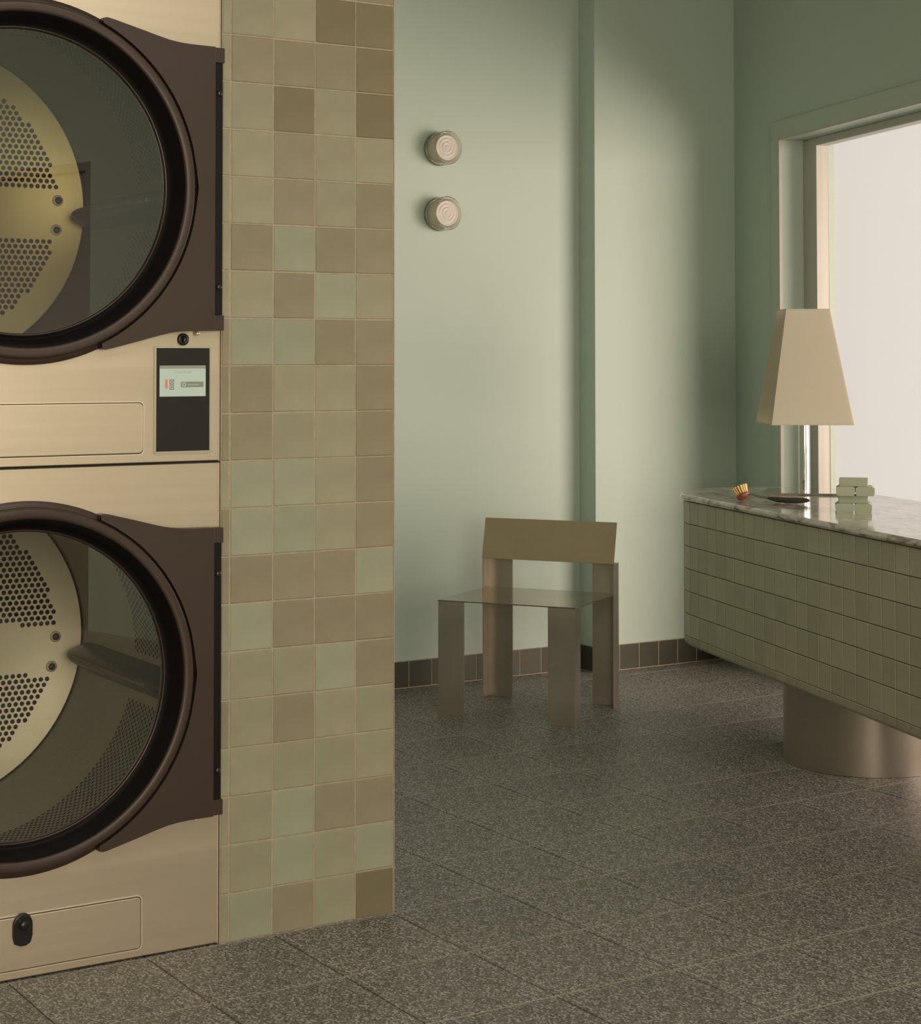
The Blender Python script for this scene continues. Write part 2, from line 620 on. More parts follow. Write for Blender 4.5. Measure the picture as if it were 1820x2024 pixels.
b = MB()
b.box((XL, PY + 0.03, 0), (0.765, PY + 0.9, ZC))
b.box((0.765, PY + 0.80, 0), (PX0 + .01, PY + 0.9, ZC))
b.box((0.765, PY + 0.06, 2.03), (PX0 + .01, PY + 0.80, ZC))
struct(b.build('wall_front', M['paint']))

# rear and outer left walls, ceiling
b = MB()
b.box((XL - .2, REAR - .2, 0), (3.2, REAR, ZC))
struct(b.build('wall_rear', M['rear']))
b = MB()
b.box((XL - .2, REAR, 0), (XL, PY + .9, ZC))
struct(b.build('wall_side', M['rear']))
b = MB()
b.box((XL - .2, REAR - .2, ZC), (6.2, YB + .25, ZC + .1))
struct(b.build('ceiling', M['ceil']))

# window wall: local frame, x = along wall from far corner, y = outwards, z = up
WT = Matrix.Identity(4)
WT.col[0][:3] = WD
WT.col[1][:3] = WN
WT.col[2][:3] = (0, 0, 1)
WT.translation = Vector((CX_, CYW, 0))
S0, S1, WZ0, WZ1 = 0.452, 3.35, 0.06, 2.055
D0, D1, DZ = 6.93, 7.95, 2.1
LEN = 9.3
b = MB()
b.box((0.0, 0, 0), (S0, .22, ZC), WT)
b.box((S0, 0, 0), (S1, .22, WZ0), WT)
b.box((S0, 0, WZ1), (S1, .22, ZC), WT)
b.box((S1, 0, 0), (D0, .22, ZC), WT)
b.box((D0, 0, DZ), (D1, .22, ZC), WT)
b.box((D1, 0, 0), (LEN, .22, ZC), WT)
wall_right = struct(b.build('wall_right', M['paint']))
# architrave round the window
b = MB()
cw = 0.075
b.box((S0 - cw, -.012, 0), (S0 - .006, .0, WZ1 + cw), WT)
b.box((S0 - .006, -.012, WZ1 + .006), (S1 + .006, .0, WZ1 + cw), WT)
b.box((S1 + .006, -.012, 0), (S1 + cw, .0, WZ1 + cw), WT)
tr = struct(b.build('trim_1', M['casing']))
b = MB()
for (x0, x1) in ((S0 - .0055, S0 + .0005), (S1 - .0005, S1 + .0055)):
    b.box((x0, -.0135, WZ0), (x1, .0, WZ1 + .006), WT)
b.box((S0 - .0055, -.0135, WZ1 - .0005), (S1 + .0055, .0, WZ1 + .0055), WT)
struct(b.build('trim_2', M['wframe']))
win = bpy.data.objects.new('window_1', None)
COL.objects.link(win)
struct(win)
b = MB()
FD = 0.088
b.box((S0 + .002, FD, WZ0), (S0 + .115, FD + .05, WZ1 - .002), WT)
b.box((S1 - .115, FD, WZ0), (S1 - .002, FD + .05, WZ1 - .002), WT)
b.box((S0 + .115, FD, WZ1 - .030), (S1 - .115, FD + .05, WZ1 - .002), WT)
b.box((S0 + .115, FD, WZ0), (S1 - .115, FD + .05, WZ0 + .08), WT)
b.build('frame', M['wframe'], win, bevel=.002)
b = MB()
b.box((S0 + .010, FD - .0016, WZ0), (S0 + .014, FD - .0002, WZ1 - .006), WT)
MB().box((S0 + .113, FD + .022, WZ0 + .078), (S1 - .113, FD + .028, WZ1 - .028), WT).build('pane', M['wglass'], win)

door = bpy.data.objects.new('door_1', None)
COL.objects.link(door)
struct(door)
MB().box((D0 + .04, .06, 0.008), (D1 - .04, .11, DZ - .04), WT).build('door_leaf', M['door'], door)
b = MB()
b.box((D0, .0, 0), (D0 + .038, .2, DZ), WT)
b.box((D1 - .038, .0, 0), (D1, .2, DZ), WT)
b.box((D0 + .038, .0, DZ - .038), (D1 - .038, .2, DZ), WT)
b.build('door_frame', M['door'], door)
b = MB()
b.tube([(D0 + .11, .06, 1.05), (D0 + .11, .01, 1.05), (D0 + .22, .01, 1.05)], .009, 8, WT)
b.build('door_handle', M['chrome'], door)

# ------------------------------------------------------------------ tumble dryers
DX, DYF = 1.225, 3.588
HW = 0.42


def circ_plate(b, cx, cz, R, x0, x1, z0, z1, y, n=96):
    """rectangular sheet in the xz plane with a round hole"""
    inn, out = [], []
    angs = sorted(set([2 * pi * i / n for i in range(n)] +
                      [atan2(zz - cz, xx - cx) % (2 * pi) for xx in (x0, x1) for zz in (z0, z1)]))
    for a in angs:
        c, s = cos(a), sin(a)
        inn.append((cx + R * c, y, cz + R * s))
        t = min((x1 - cx) / c if c > 1e-9 else (x0 - cx) / c if c < -1e-9 else 1e9,
                (z1 - cz) / s if s > 1e-9 else (z0 - cz) / s if s < -1e-9 else 1e9)
        out.append((cx + t * c, y, cz + t * s))
    k = len(angs)
    b.add(inn + out, [(i, (i + 1) % k, k + (i + 1) % k, k + i) for i in range(k)])


def rounded(x0, x1, z0, z1, r, n=5):
    pts = []
    for (cx, cz, a0) in ((x1 - r, z1 - r, 0), (x0 + r, z1 - r, pi / 2), (x0 + r, z0 + r, pi), (x1 - r, z0 + r, 1.5 * pi)):
        for i in range(n + 1):
            a = a0 + pi / 2 * i / n
            pts.append((cx + r * cos(a), cz + r * sin(a)))
    return pts


# map (x, y, z)local-prism(z up) -> wall-facing: poly (x,z), extruded along -y
XZ = Matrix(((1, 0, 0, 0), (0, 0, -1, 0), (0, 1, 0, 0), (0, 0, 0, 1)))

WING_T = [(0.148, 0.3285), (0.1495, 0.3335), (0.158, 0.3355), (0.1727, 0.3327), (0.205, 0.3245), (0.235, 0.3168), (0.268, 0.308),
          (0.297, 0.3012), (0.320, 0.2982), (0.345, 0.2968), (0.3965, 0.2962)]


def hexagons(inside, pitch):
    out = []
    dy = pitch * 0.866
    for j in range(-60, 61):
        for i in range(-60, 61):
            x, z = (i + 0.5 * (j & 1)) * pitch, j * dy
            if inside(x, z):
                out.append((x, z))
    return out


def dryer(zb, name, label, lift, upper):
    cz = zb + 0.569
    d = thing(name, label, 'dryer', (DX, DYF, zb))
    P = Matrix.Translation((-DX, -DYF, -zb))      # build in world numbers, store relative to the base

    def mk(bld, nm, mt, par=d, bevel=0.0, seg=2):
        bld.v = [tuple(P @ Vector(q)) for q in bld.v]
        return bld.build(nm, mt, par, bevel=bevel, seg=seg)
    x0, x1, z0, z1 = DX - HW, DX + HW, zb + (0.004 if not upper else 0.002), zb + 0.9975
    # cabinet
    b = MB()
    circ_plate(b, DX, cz, 0.352, x0 + .002, x1 - .002, z0 + .002, z1, DYF)
    # softened front edges
    e = .002
    b.add([(x1 - e, DYF, z0 + e), (x1, DYF + e, z0), (x1, DYF + e, z1), (x1 - e, DYF, z1)], [(0, 1, 2, 3)])
    b.add([(x0 + e, DYF, z0 + e), (x0, DYF + e, z0), (x0, DYF + e, z1), (x0 + e, DYF, z1)], [(0, 1, 2, 3)])
    b.add([(x0 + e, DYF, z0 + e), (x0, DYF + e, z0), (x1, DYF + e, z0), (x1 - e, DYF, z0 + e)], [(0, 1, 2, 3)])
    b.add([(x0, DYF + e, z0), (x0, DYF + .78, z0), (x0, DYF + .78, z1), (x0, DYF + e, z1)], [(0, 1, 2, 3)])
    b.add([(x1, DYF + e, z0), (x1, DYF + .78, z0), (x1, DYF + .78, z1), (x1, DYF + e, z1)], [(0, 1, 2, 3)])
    b.add([(x0, DYF + .78, z0), (x1, DYF + .78, z0), (x1, DYF + .78, z1), (x0, DYF + .78, z1)], [(0, 1, 2, 3)])
    b.add([(x0, DYF, z1), (x1, DYF, z1), (x1, DYF + .78, z1), (x0, DYF + .78, z1)], [(0, 1, 2, 3)])
    b.add([(x0, DYF + e, z0), (x1, DYF + e, z0), (x1, DYF + .78, z0), (x0, DYF + .78, z0)], [(0, 1, 2, 3)])
    mk(b, 'cabinet', M['steel'])
    b = MB().box((x1 - .0012, DYF - .0012, z0), (x1 + .0006, DYF + .004, z1))  # bright strip standing in for the highlight on the edge bevel
    mk(b, 'edge_strip', M['steel_edge'])
    # gap line above the cabinet
    b = MB().box((x0, DYF + .0005, z1), (x1, DYF + .04, zb + 1.0005))
    mk(b, 'joint_gasket', M['groove'])
    # bottom access panel: lips outside, shallow raised plate
    px0, px1, pz0, pz1 = DX - .249, DX + .249, zb + .0225, zb + .1245
    b = MB()
    b.prism(rounded(px0 - .0042, px1 + .0042, pz0 - .0042, pz1 + .0042, .011), 0, .0012, TR(0, DYF, 0) @ XZ)
    pn = mk(b, 'access_panel_rim', M['steel_edge'])
    b = MB()
    b.prism(rounded(px0 - .0016, px1 + .0016, pz0 - .0016, pz1 + .0016, .009), 0.0, .0016, TR(0, DYF, 0) @ XZ)
    mk(b, 'access_panel_gap', M['groove'])
    b = MB()
    b.prism(rounded(px0, px1, pz0, pz1, .008), 0.0, .0042, TR(0, DYF, 0) @ XZ)
    pn = mk(b, 'access_panel', M['steel'], bevel=.0014)
    if not upper:
        b = MB()
        b.prism([(DX + x * .019, zb + .104 + z) for x, z in
                 [(-1, -.012)] + [(cos(a), .011 + .019 * sin(a)) for a in [pi - i * pi / 10 for i in range(11)]] +
                 [(1, -.012), (.8, -.026), (.3, -.031), (-.3, -.031), (-.8, -.026)]], .004, .011, TR(0.002, DYF, -.004) @ XZ)
        lk = mk(b, 'panel_lock', M['lock'], pn, bevel=.0015)
        b = MB()
        b.lathe([(.0001, .020), (.008, .020), (.0095, .018), (.0095, .010)], 20, TR(DX + .002, DYF, zb + .110) @ RX(pi / 2))
        mk(b, 'lock_barrel', M['lock'], pn)
    # drum
    YBK = DYF + 0.66
    RD = 0.372
    b = MB()
    T = TR(DX, DYF, cz) @ RX(-pi / 2)              # local z -> +y
    b.lathe([(RD, .045), (RD, .6585)], 96, T)
    b.lathe([(.001, .660), (.05, .660), (.3700, .660), (RD, .6585)], 96, T)
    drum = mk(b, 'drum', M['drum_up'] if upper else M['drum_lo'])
    b = MB()
    b.lathe([(RD - .0042, .6592), (RD - .0012, .6575), (RD - .0008, .6545)], 96, T)
    mk(b, 'drum_seam', M['groove'], drum)
    b = MB()
    b.lathe([(.3515, .0), (.3515, .034), (RD + .004, .046)], 96, T)
    mk(b, 'door_opening_collar', M['black'])
    lifts = [radians(lift + 120 * k) for k in range(3)]

    def gap_ok(x, z, g):
        for a in lifts:
            t = x * cos(a) + z * sin(a)
            s = -x * sin(a) + z * cos(a)
            if t > 0 and abs(s) < g:
                return False
        return True
    pts = hexagons(lambda x, z: .085 < sqrt(x * x + z * z) < .305 and gap_ok(x, z, .056), .0150)
    b = MB()
    for x, z in pts:
        vs = [(DX + x + .0057 * cos(a), YBK - .0006, cz + z + .0057 * sin(a)) for a in [i * pi / 4 for i in range(8)]]
        b.add(vs, [tuple(range(8))])
    tag(mk(b, 'back_perforation', M['hole'], drum), kind='stuff')
    b = MB()
    pt = .0128
    nA = int(2 * pi * RD / pt)
    for j in range(26):
        yy = DYF + .052 + j * pt * .866
        for i in range(nA):
            a = 2 * pi * (i + .5 * (j & 1)) / nA
            near = min(abs((a - l + pi) % (2 * pi) - pi) for l in lifts)
            if near < radians(8.0):
                continue
            ca, sa = cos(a), sin(a)
            R = RD - .0007
            vs = []
            for k in range(6):
                q = k * pi / 3
                da = .0044 * cos(q) / R
                vs.append((DX + R * cos(a + da), yy + .0044 * sin(q), cz + R * sin(a + da)))
            b.add(vs, [tuple(range(6))])
    tag(mk(b, 'side_perforation', M['hole'], drum), kind='stuff')
    for k, a in enumerate(lifts):
        # ridge running front to back: rounded triangular section
        b = MB()
        prof = [(RD + .002, -.036), (RD - .022, -.024), (RD - .050, -.013), (RD - .058, -.006), (RD - .060, 0), (RD - .058, .006),
                (RD - .050, .013), (RD - .022, .024), (RD + .002, .036)]
        secs = [(.075, .40), (.085, .75), (.11, 1.0), (.56, 1.0), (.60, .92), (.640, .62), (.655, .30)]
        vs = []
        for (yy, sc) in secs:
            for (r, s) in prof:
                rr = RD - (RD - r) * sc if r < RD else r
                ss = s * (0.55 + .45 * sc)
                vs.append((DX + rr * cos(a) - ss * sin(a), DYF + yy, cz + rr * sin(a) + ss * cos(a)))
        n = len(prof)
        fs = [(i * n + j, i * n + j + 1, (i + 1) * n + j + 1, (i + 1) * n + j) for i in range(len(secs) - 1) for j in range(n - 1)]
        fs += [tuple(range(n)), tuple(range((len(secs) - 1) * n, len(secs) * n))]
        b.add(vs, fs, True)
        mk(b, 'lifter', M['lifter'], drum)
        # thin tube added along the crest as the lifter's highlight
        b = MB()
        r_ = RD - .0605
        b.tube([(DX + r_ * cos(a), DYF + .13, cz + r_ * sin(a)), (DX + r_ * cos(a), DYF + .56, cz + r_ * sin(a))], .0045, 8)
        mk(b, 'lifter_ridge', M['drum_up'], drum)
        for s in (-.034, .036):
            sx, sz = DX + .303 * cos(a) - s * sin(a), cz + .303 * sin(a) + s * cos(a)
            b = MB()
            b.lathe([(.0135, 0), (.0130, .003), (.0075, .0035)], 16, TR(sx, YBK, sz) @ RX(pi / 2))
            mk(b, 'washer', M['washer'], drum)
            b = MB()
            b.lathe([(.0085, .003), (.0078, .007), (.004, .009), (.001, .0092)], 16, TR(sx, YBK, sz) @ RX(pi / 2))
            mk(b, 'screw', M['lock'], drum)
    # door ring (the door itself) -- local z of lathe -> towards viewer
    T = TR(DX, DYF, cz) @ RX(pi / 2)
    b = MB()
    b.lathe([(.3660, .001), (.3660, .010), (.3650, .0120), (.3560, .0125), (.3535, .0135), (.3530, .0260), (.3518, .0285), (.3490, .0298),
             (.3370, .0285), (.3340, .0275), (.3325, .0255), (.3318, .0220)], 128, T)
    dr = mk(b, 'door', M['brown'])
    b = MB()
    b.lathe([(.3320, .0235), (.3295, .018), (.3250, .004), (.3200, -.0120), (.3150, -.0200), (.3080, -.0225)], 128, T)
    mk(b, 'door_well', M['black'], dr)
    b = MB()
    b.lathe([(.3100, -.0235), (.3098, -.0165), (.3075, -.0145), (.3048, -.0158), (.3035, -.0200), (.3035, -.030), (.349, -.030)], 128, T)
    mk(b, 'glass_rim', M['rim'], dr)
    b = MB()
    b.lathe([(.0005, -.0215), (.3045, -.0215)], 96, T, smooth=False)
    mk(b, 'door_glass', M['dglass'], dr)
    # hinge wing
    RW = .3565
    arc = [(RW * cos(a), RW * sin(a)) for a in [radians(-65.6 + 131.2 * i / 40) for i in range(41)]]
    top = list(WING_T)
    bot = [(x, -z) for x, z in top][::-1]
    poly = [(DX + x, cz + z) for x, z in bot] + [(DX + x, cz + z) for x, z in arc][0:0]
    # outline: along bottom from right to left, then inner arc upwards, then top edge left to right
    outl = [(DX + x, cz + z) for x, z in bot] + [(DX + x, cz + z) for x, z in arc] + [(DX + x, cz + z) for x, z in top]
    b = MB()
    n = len(outl)
    vs = [(x, DYF - .001, z) for x, z in outl] + [(x, DYF - .030, z) for x, z in outl]
    b.add(vs, [(i, (i + 1) % n, (i + 1) % n + n, i + n) for i in range(n)])
    # front face as strips between inner boundary and outer boundary
    nt_ = len(top)
    # strip: top half  (arc 20..40 with top), bottom mirrored, plus right column
    arcR = arc
    xs_t = [p_[0] for p_ in top]

    def ztop(x):
        for (xa, za), (xb, zb_) in zip(top[:-1], top[1:]):
            if xa <= x <= xb and xb > xa:
                return za + (zb_ - za) * (x - xa) / (xb - xa)
        return top[-1][1] if x >= top[-1][0] else top[0][1]
    cols = []
    XS = sorted(set([round(.150 + (.3965 - .150) * i / 40, 5) for i in range(41)]))
    for x in XS:
        zi = sqrt(max(RW ** 2 - x * x, 0)) if x < RW else 0.0
        zi = min(zi, ztop(x))
        cols.append((x, zi, ztop(x)))
    for (xa, ia, ta), (xb, ib, tb) in zip(cols[:-1], cols[1:]):
        for s in (1, -1):
            vs = [(DX + xa, DYF - .0301, cz + s * ia), (DX + xb, DYF - .0301, cz + s * ib), (DX + xb, DYF - .0301, cz + s * tb), (DX + xa, DYF - .0301, cz + s * ta)]
            b.add(vs, [(0, 1, 2, 3)])
    wing = mk(b, 'hinge_wing', M['brown'], d)
    # hinge column at the right edge
    for (za, zb2) in ((.2955, .264), (-.264, -.2955)):
        b = MB().box((DX + .398, DYF - .026, cz + zb2), (DX + .4195, DYF - .001, cz + za))
        mk(b, 'hinge_end', M['brown'], d, bevel=.0008)
    b = MB().box((DX + .3975, DYF - .022, cz - .2635), (DX + .4165, DYF - .001, cz + .2635))
    hb = mk(b, 'hinge_bar', M['black'], d)
    for s in (.200, -.205):
        b = MB()
        b.lathe([(.0062, 0), (.0060, .003), (.0035, .0045), (.0005, .0047)], 14, TR(DX + .409, DYF - .022, cz + s) @ RX(pi / 2))
        mk(b, 'hinge_screw', M['rim'], hb)
    b = MB().box((DX - .405, DYF - .034, cz - .09), (DX - .372, DYF - .001, cz + .09))
    mk(b, 'door_handle', M['brown'], d, bevel=.006)
    # little bright catch under the wing
    b = MB().lathe([(.0005, .012), (.004, .012), (.005, .002)], 12, TR(DX + .366, DYF - .004, cz - .3015) @ RX(pi / 2))
    mk(b, 'catch_pin', M['steel_edge'], d)
    if upper:
        b = MB()
        b.lathe([(.0005, .006), (.006, .006), (.007, .008), (.0115, .008), (.0125, .006), (.0125, 0)], 24, TR(1.562, DYF, 1.255) @ RX(pi / 2))
        kl = mk(b, 'key_lock', M['lock'], d)
        b = MB().box((1.5612, DYF - .0088, 1.2515), (1.5628, DYF - .006, 1.2585))
        mk(b, 'keyhole', M['groove'], kl)
        X0, X1, Z0, Z1 = 1.5030, 1.6215, 1.0245, 1.2370
        b = MB()
        b.prism(rounded(X0 - .0035, X1 + .0035, Z0 - .0045, Z1 + .0035, .004), 0, .0034, TR(0, DYF, 0) @ XZ)
        cp = mk(b, 'control_panel', M['bezel'], d, bevel=.0008)
        b = MB().box((X0, DYF - .0042, Z0), (X1, DYF - .001, Z1))
        mk(b, 'black_glass', M['panel'], cp)
        b = MB().box((X0 + .006, DYF - .0044, 1.1290), (X1 - .008, DYF - .004, 1.1292))
        mk(b, 'glass_seam', M['groove'], cp)
        sx0, sx1, sz0, sz1 = 1.5100, 1.6125, 1.1372, 1.2010
        b = MB().box((sx0, DYF - .0048, sz0), (sx1, DYF - .004, sz1 - .0065))
        mk(b, 'screen', M['screen'], cp)
        b = MB().box((sx0, DYF - .0048, sz1 - .0065), (sx1, DYF - .004, sz1))
        mk(b, 'status_bar', M['screenbar'], cp)

        def text(s, x, z, size, mt, nm='lettering'):
            cu = bpy.data.curves.new('lettering', 'FONT')
            cu.body = s
            cu.size = size
            cu.align_x = 'CENTER'
            cu.extrude = .0001
            o = bpy.data.objects.new('tmp', cu)
            COL.objects.link(o)
            dg = bpy.context.evaluated_depsgraph_get()
            me = bpy.data.meshes.new_from_object(o.evaluated_get(dg))
            bpy.data.objects.remove(o)
            me.materials.clear()
            me.materials.append(mt)
            ob = bpy.data.objects.new(nm, me)
            COL.objects.link(ob)
            ob.parent = cp
            ob.matrix_local = P @ TR(x, DYF - .0051, z) @ RX(pi / 2)
        text('Cross Roads', 1.5610, 1.1855, .0076, M['scr_txt'])
        # red arrow
        b = MB()
        b.prism([(1.5217, 1.1725), (1.5217, 1.1580), (1.5196, 1.1580), (1.5247, 1.1520), (1.5298, 1.1580), (1.5277, 1.1580), (1.5277, 1.1725)],
                0, .0002, TR(0, DYF - .0049, 0) @ XZ)
        mk(b, 'red_arrow_icon', M['scr_red'], cp)
        b = MB()
        b.box((1.5317, DYF - .0051, 1.1620), (1.5417, DYF - .0049, 1.1725))
        b.box((1.5317, DYF - .0051, 1.1510), (1.5417, DYF - .0049, 1.1612))
        mk(b, 'machine_icon', M['scr_grey'], cp)
        b = MB()
        for zc_ in (1.1672, 1.1562):
            b.lathe([(.0022, .0054), (.0034, .0054)], 20, TR(1.5367, DYF, zc_) @ RX(pi / 2), smooth=False)
        b.lathe([(.0024, .0050), (.0031, .0050)], 20, TR(1.5437, DYF, 1.1560) @ RX(pi / 2), smooth=False)
        mk(b, 'porthole_icon', M['screen'], cp)
        b = MB().box((1.5570, DYF - .0051, 1.1560), (1.6075, DYF - .0049, 1.1675))
        mk(b, 'button_icon', M['scr_grey'], cp)
        b = MB()
        b.lathe([(.0024, .0054), (.0043, .0054)], 20, TR(1.5640, DYF, 1.1618) @ RX(pi / 2), smooth=False)
        mk(b, 'button_ring_icon', M['screen'], cp)
        text('Information', 1.5842, 1.1602, .0052, M['screen'])
        text('-  A  +', 1.6040, 1.1965, .0042, M['scr_txt'])
    return d


dryer(0.0, 'tumble_dryer', 'lower brushed steel tumble dryer on the floor, oval black lock on its bottom panel', -8, False)
dryer(1.0, 'tumble_dryer', 'upper brushed steel tumble dryer stacked on the other, with a lit touch screen', -3, True)

# ------------------------------------------------------------------ wall lamps
def wall_lamp(z, label):
    t = thing('wall_lamp', label, 'wall lamp', (3.637, YB, z), 0, 'round glass wall lamps')
    T = RX(pi / 2)
    MB().lathe([(.0005, 0), (.058, 0), (.0595, .003), (.0595, .010), (.056, .012), (.0005, .012)], 48, T).build('back_plate', M['lbase'], t)
    MB().lathe([(.052, .012), (.0535, .016), (.0535, .050), (.052, .056), (.0495, .060), (.0475, .068)], 48, T).build('lamp_body', M['frost_body'], t)
    # rippled frosted lens
    prof = [(.0475, .068)]
    for i in range(24):
        r = .0475 * (1 - (i + 1) / 24.0)
        prof.append((max(r, .0004), .069 + .0012 * cos(i * 0.9) + .002 * (i / 24.0)))
    MB().lathe(prof, 48, T).build('frosted_lens', M['frost'], t)
    # heavy clear glass cup
    g_ = MB()
    g_.lathe([(.0605, .012), (.0630, .018), (.0630, .074), (.0600, .0800), (.0555, .0800), (.0530, .0760), (.0540, .060), (.0550, .014)], 64, T)
    g_.build('glass_cup', M['lglass'], t)
    MB().lathe([(.0632, .0105), (.0640, .0120), (.0640, .0150), (.0632, .0165)], 64, T).build('glass_foot', M['lbase'], t)
    return t


wall_lamp(1.999, 'upper of the two round glass wall lamps on the pale green wall')
wall_lamp(1.754, 'lower of the two round glass wall lamps on the pale green wall')

# ------------------------------------------------------------------ steel chair
ca = Vector((0.546, -0.838, 0)).normalized()      # along the front edge, left to right as seen
rzc = atan2(ca.y, ca.x)
ch = thing('steel_chair', 'low folded sheet-steel chair with wide plate legs standing by the back wall', 'chair', (3.322, 5.464, 0), rzc)
# local frame: x = right, y = backwards
CW, CD, SH = 0.500, 0.418, 0.392
t = 0.004


def leg(poly, h):
    MB().prism(poly, 0, h).build('leg', M['chair'], ch, bevel=.0006, seg=1)


lw, lf = 0.097, 0.050
leg([(0, 0), (lw, 0), (lw, t), (t, t), (t, lf), (0, lf)], SH - t)
leg([(CW - lw, 0), (CW, 0), (CW, lf), (CW - t, lf), (CW - t, t), (CW - lw, t)], SH - t)
HB = 0.498
leg([(0, CD - lf), (t, CD - lf), (t, CD - t), (lw, CD - t), (lw, CD), (0, CD)], HB)
leg([(CW, CD - lf), (CW, CD), (CW - lw, CD), (CW - lw, CD - t), (CW - t, CD - t), (CW - t, CD - lf)], HB)
b = MB()
b.prism([(-.002, -.002), (CW + .002, -.002), (CW + .002, CD - lf - .001), (CW - t - .001, CD - lf - .001), (CW - t - .001, CD - t - .0005), (t + .001, CD - t - .0005),
         (t + .001, CD - lf - .001), (-.002, CD - lf - .001)], SH - t, SH)
b.build('seat', M['seat'], ch, bevel=.0006, seg=1)
b = MB()
y0, y1, zt = CD - lf - .004, CD - lf + .030, 0.640
vs = []
for x in (-.001, CW + .001):
    vs += [(x, y0, HB), (x, y0 + t, HB), (x, y1 + t, zt), (x, y1, zt)]
b.add(vs, [(0, 1, 2, 3), (4, 7, 6, 5), (0, 4, 5, 1), (1, 5, 6, 2), (2, 6, 7, 3), (3, 7, 4, 0)])
b.build('backrest', M['chair_back'], ch, bevel=.0006, seg=1)

# ------------------------------------------------------------------ tiled desk
DA = atan2(0.9527, 0.3038)        # direction of the long axis, towards the far end
DC = Vector((4.252, 4.815, 0))    # centre of the rounded far end
HB_, HT_ = 0.250, 0.735
RB = 0.300
LS = 0.0765 * 29                          # straight length
desk = thing('reception_desk', 'long round-ended desk clad in sage green tiles under a marble top', 'desk', DC, DA)
# local: x towards far end (beyond 0 the round end), +y = left of that = side seen


def stadium(r, n=28, L=LS):
    pts = [(-L, r), (0, r)][::1]
    pts = []
    for i in range(n + 1):
        a = pi / 2 - pi * i / n
        pts.append((r * cos(a), r * sin(a)))
    for i in range(n + 1):
        a = -pi / 2 - pi * i / n
        pts.append((-L + r * cos(a), r * sin(a)))
    return pts


b = MB()
b.prism(stadium(RB - .0026), HB_ + .012, HT_ + .0005)
b.prism(stadium(RB - .05), HB_ - .0005, HB_ + .012)
b.build('carcass', M['dgrout'], desk)
PITCH_R = 0.0752
ZT0 = HT_ - .0012
PC = 0.0765
dm = {}
back = MB()


def strip(w, h, kind, mi):
    """desk tile mesh: x along the wall, y outwards, z up, hung from z = 0"""
    key = (round(w, 4), round(h, 4), kind, mi)
    if key in dm:
        return dm[key]
    th, bv = .0085, .0016
    if kind == 'flat':
        me = tile_mesh(w, h, th, bv, M['desktile'][mi])
    else:
        q = MB()
        x = w / 2
        prof = [(h / 2, 0), (h / 2, th - bv), (h / 2 - bv, th), (h / 2 - .010, th - .0006), (-h / 2 + .012, th - .0015), (-h / 2 + .006, th - .005), (-h / 2 + .001, th - .012), (-h / 2, th - .020), (-h / 2, -.014)]
        q.prism([(a_, c_) for a_, c_ in prof], -x, x, Matrix(((0, 0, 1, 0), (1, 0, 0, 0), (0, 1, 0, 0), (0, 0, 0, 1))))
        me = q.mesh('tile', M['desktile'][mi])
    dm[key] = me
    return me


def desk_tile(px, py, nang, w, visible):
    for r in range(7):
        if r < 6:
            zc, h, kind = ZT0 - PITCH_R * (r + .5), PITCH_R - .0022, 'flat'
        else:
            h = ZT0 - 6 * PITCH_R - HB_ + .001
            zc, kind = HB_ + h / 2 - .001, 'foot'
            h -= .001
        mi = random.choice([0, 1, 1, 2])
        me = strip(w - .0036, h, kind, mi)
        # local z of tile -> outward normal, local y -> up
        T = TR(px, py, zc) @ RZ(nang - pi / 2) @ Matrix(((1, 0, 0, 0), (0, 0, 1, 0), (0, 1, 0, 0), (0, 0, 0, 1))) @ TR(0, 0, -.0085)
        T = T @ RX(random.uniform(-.004, .004)) @ RY(random.uniform(-.004, .004))
        if visible:
            place('tile', me, desk, T)
        else:
            back.add([tuple(v_.co) for v_ in me.vertices], [tuple(p_.vertices) for p_ in me.polygons], False, T)


ncol = 29
nvis = 0
for i in range(ncol):
    desk_tile(-PC * (i + .5), RB, pi / 2, PC, i < 26)
nar = int(round(pi * RB / PC))
for i in range(nar):
    a = pi / 2 - pi * (i + .5) / nar
    ww = 2 * RB * sin(pi / nar / 2) * 1.0
    desk_tile(RB * cos(pi / nar / 2) * cos(a) + .0012 * cos(a), (RB * cos(pi / nar / 2) + .0012) * sin(a), a, ww, i < 8)
for i in range(ncol):
    desk_tile(-PC * (i + .5), -RB, -pi / 2, PC, False)
for i in range(nar):
    a = -pi / 2 - pi * (i + .5) / nar
    desk_tile(-LS + RB * cos(a), RB * sin(a), a, PC, False)
tag(back.build('tile_field', M['desktile'][1], desk), kind='stuff')
# marble slab with bullnose edge
b = MB()
RM = 0.312
prof = [(RM - .012, HT_ + .0005), (RM - .004, HT_ + .002), (RM - .0008, HT_ + .006), (RM, HT_ + .011), (RM - .0010, HT_ + .016), (RM - .004, HT_ + .020),
        (RM - .009, HT_ + .022)]
rings = [stadium(r, 40) for r, z in prof]
n = len(rings[0])
vs = []
for (r, z), ring in zip(prof, rings):
    for k, (x, y) in enumerate(ring):
        vs.append((x, y, z))
fs = [(j * n + i, j * n + (i + 1) % n, (j + 1) * n + (i + 1) % n, (j + 1) * n + i) for j in range(len(prof) - 1) for i in range(n)]
b.add(vs, fs, True)
b.add(vs[-n:], [tuple(range(n))])
b.add(vs[:n], [tuple(range(n - 1, -1, -1))])
b.build('marble_top', M['marble'], desk)
ZM = HT_ + .022
# pedestal(s): world centre about (4.05, 4.17)
for s in (-0.675, -1.90):
    b = MB()
    b.lathe([(.245, 0.001), (.245, HB_ - .001)], 96, TR(s, 0, 0), cap0=True, cap1=True)
    b.build('pedestal', M['pedestal'], desk)

# ------------------------------------------------------------------ table lamp
fr = Vector((0.695, -0.719, 0)).normalized()
al = radians(-41)
fr = Vector((cos(al), sin(al), 0))
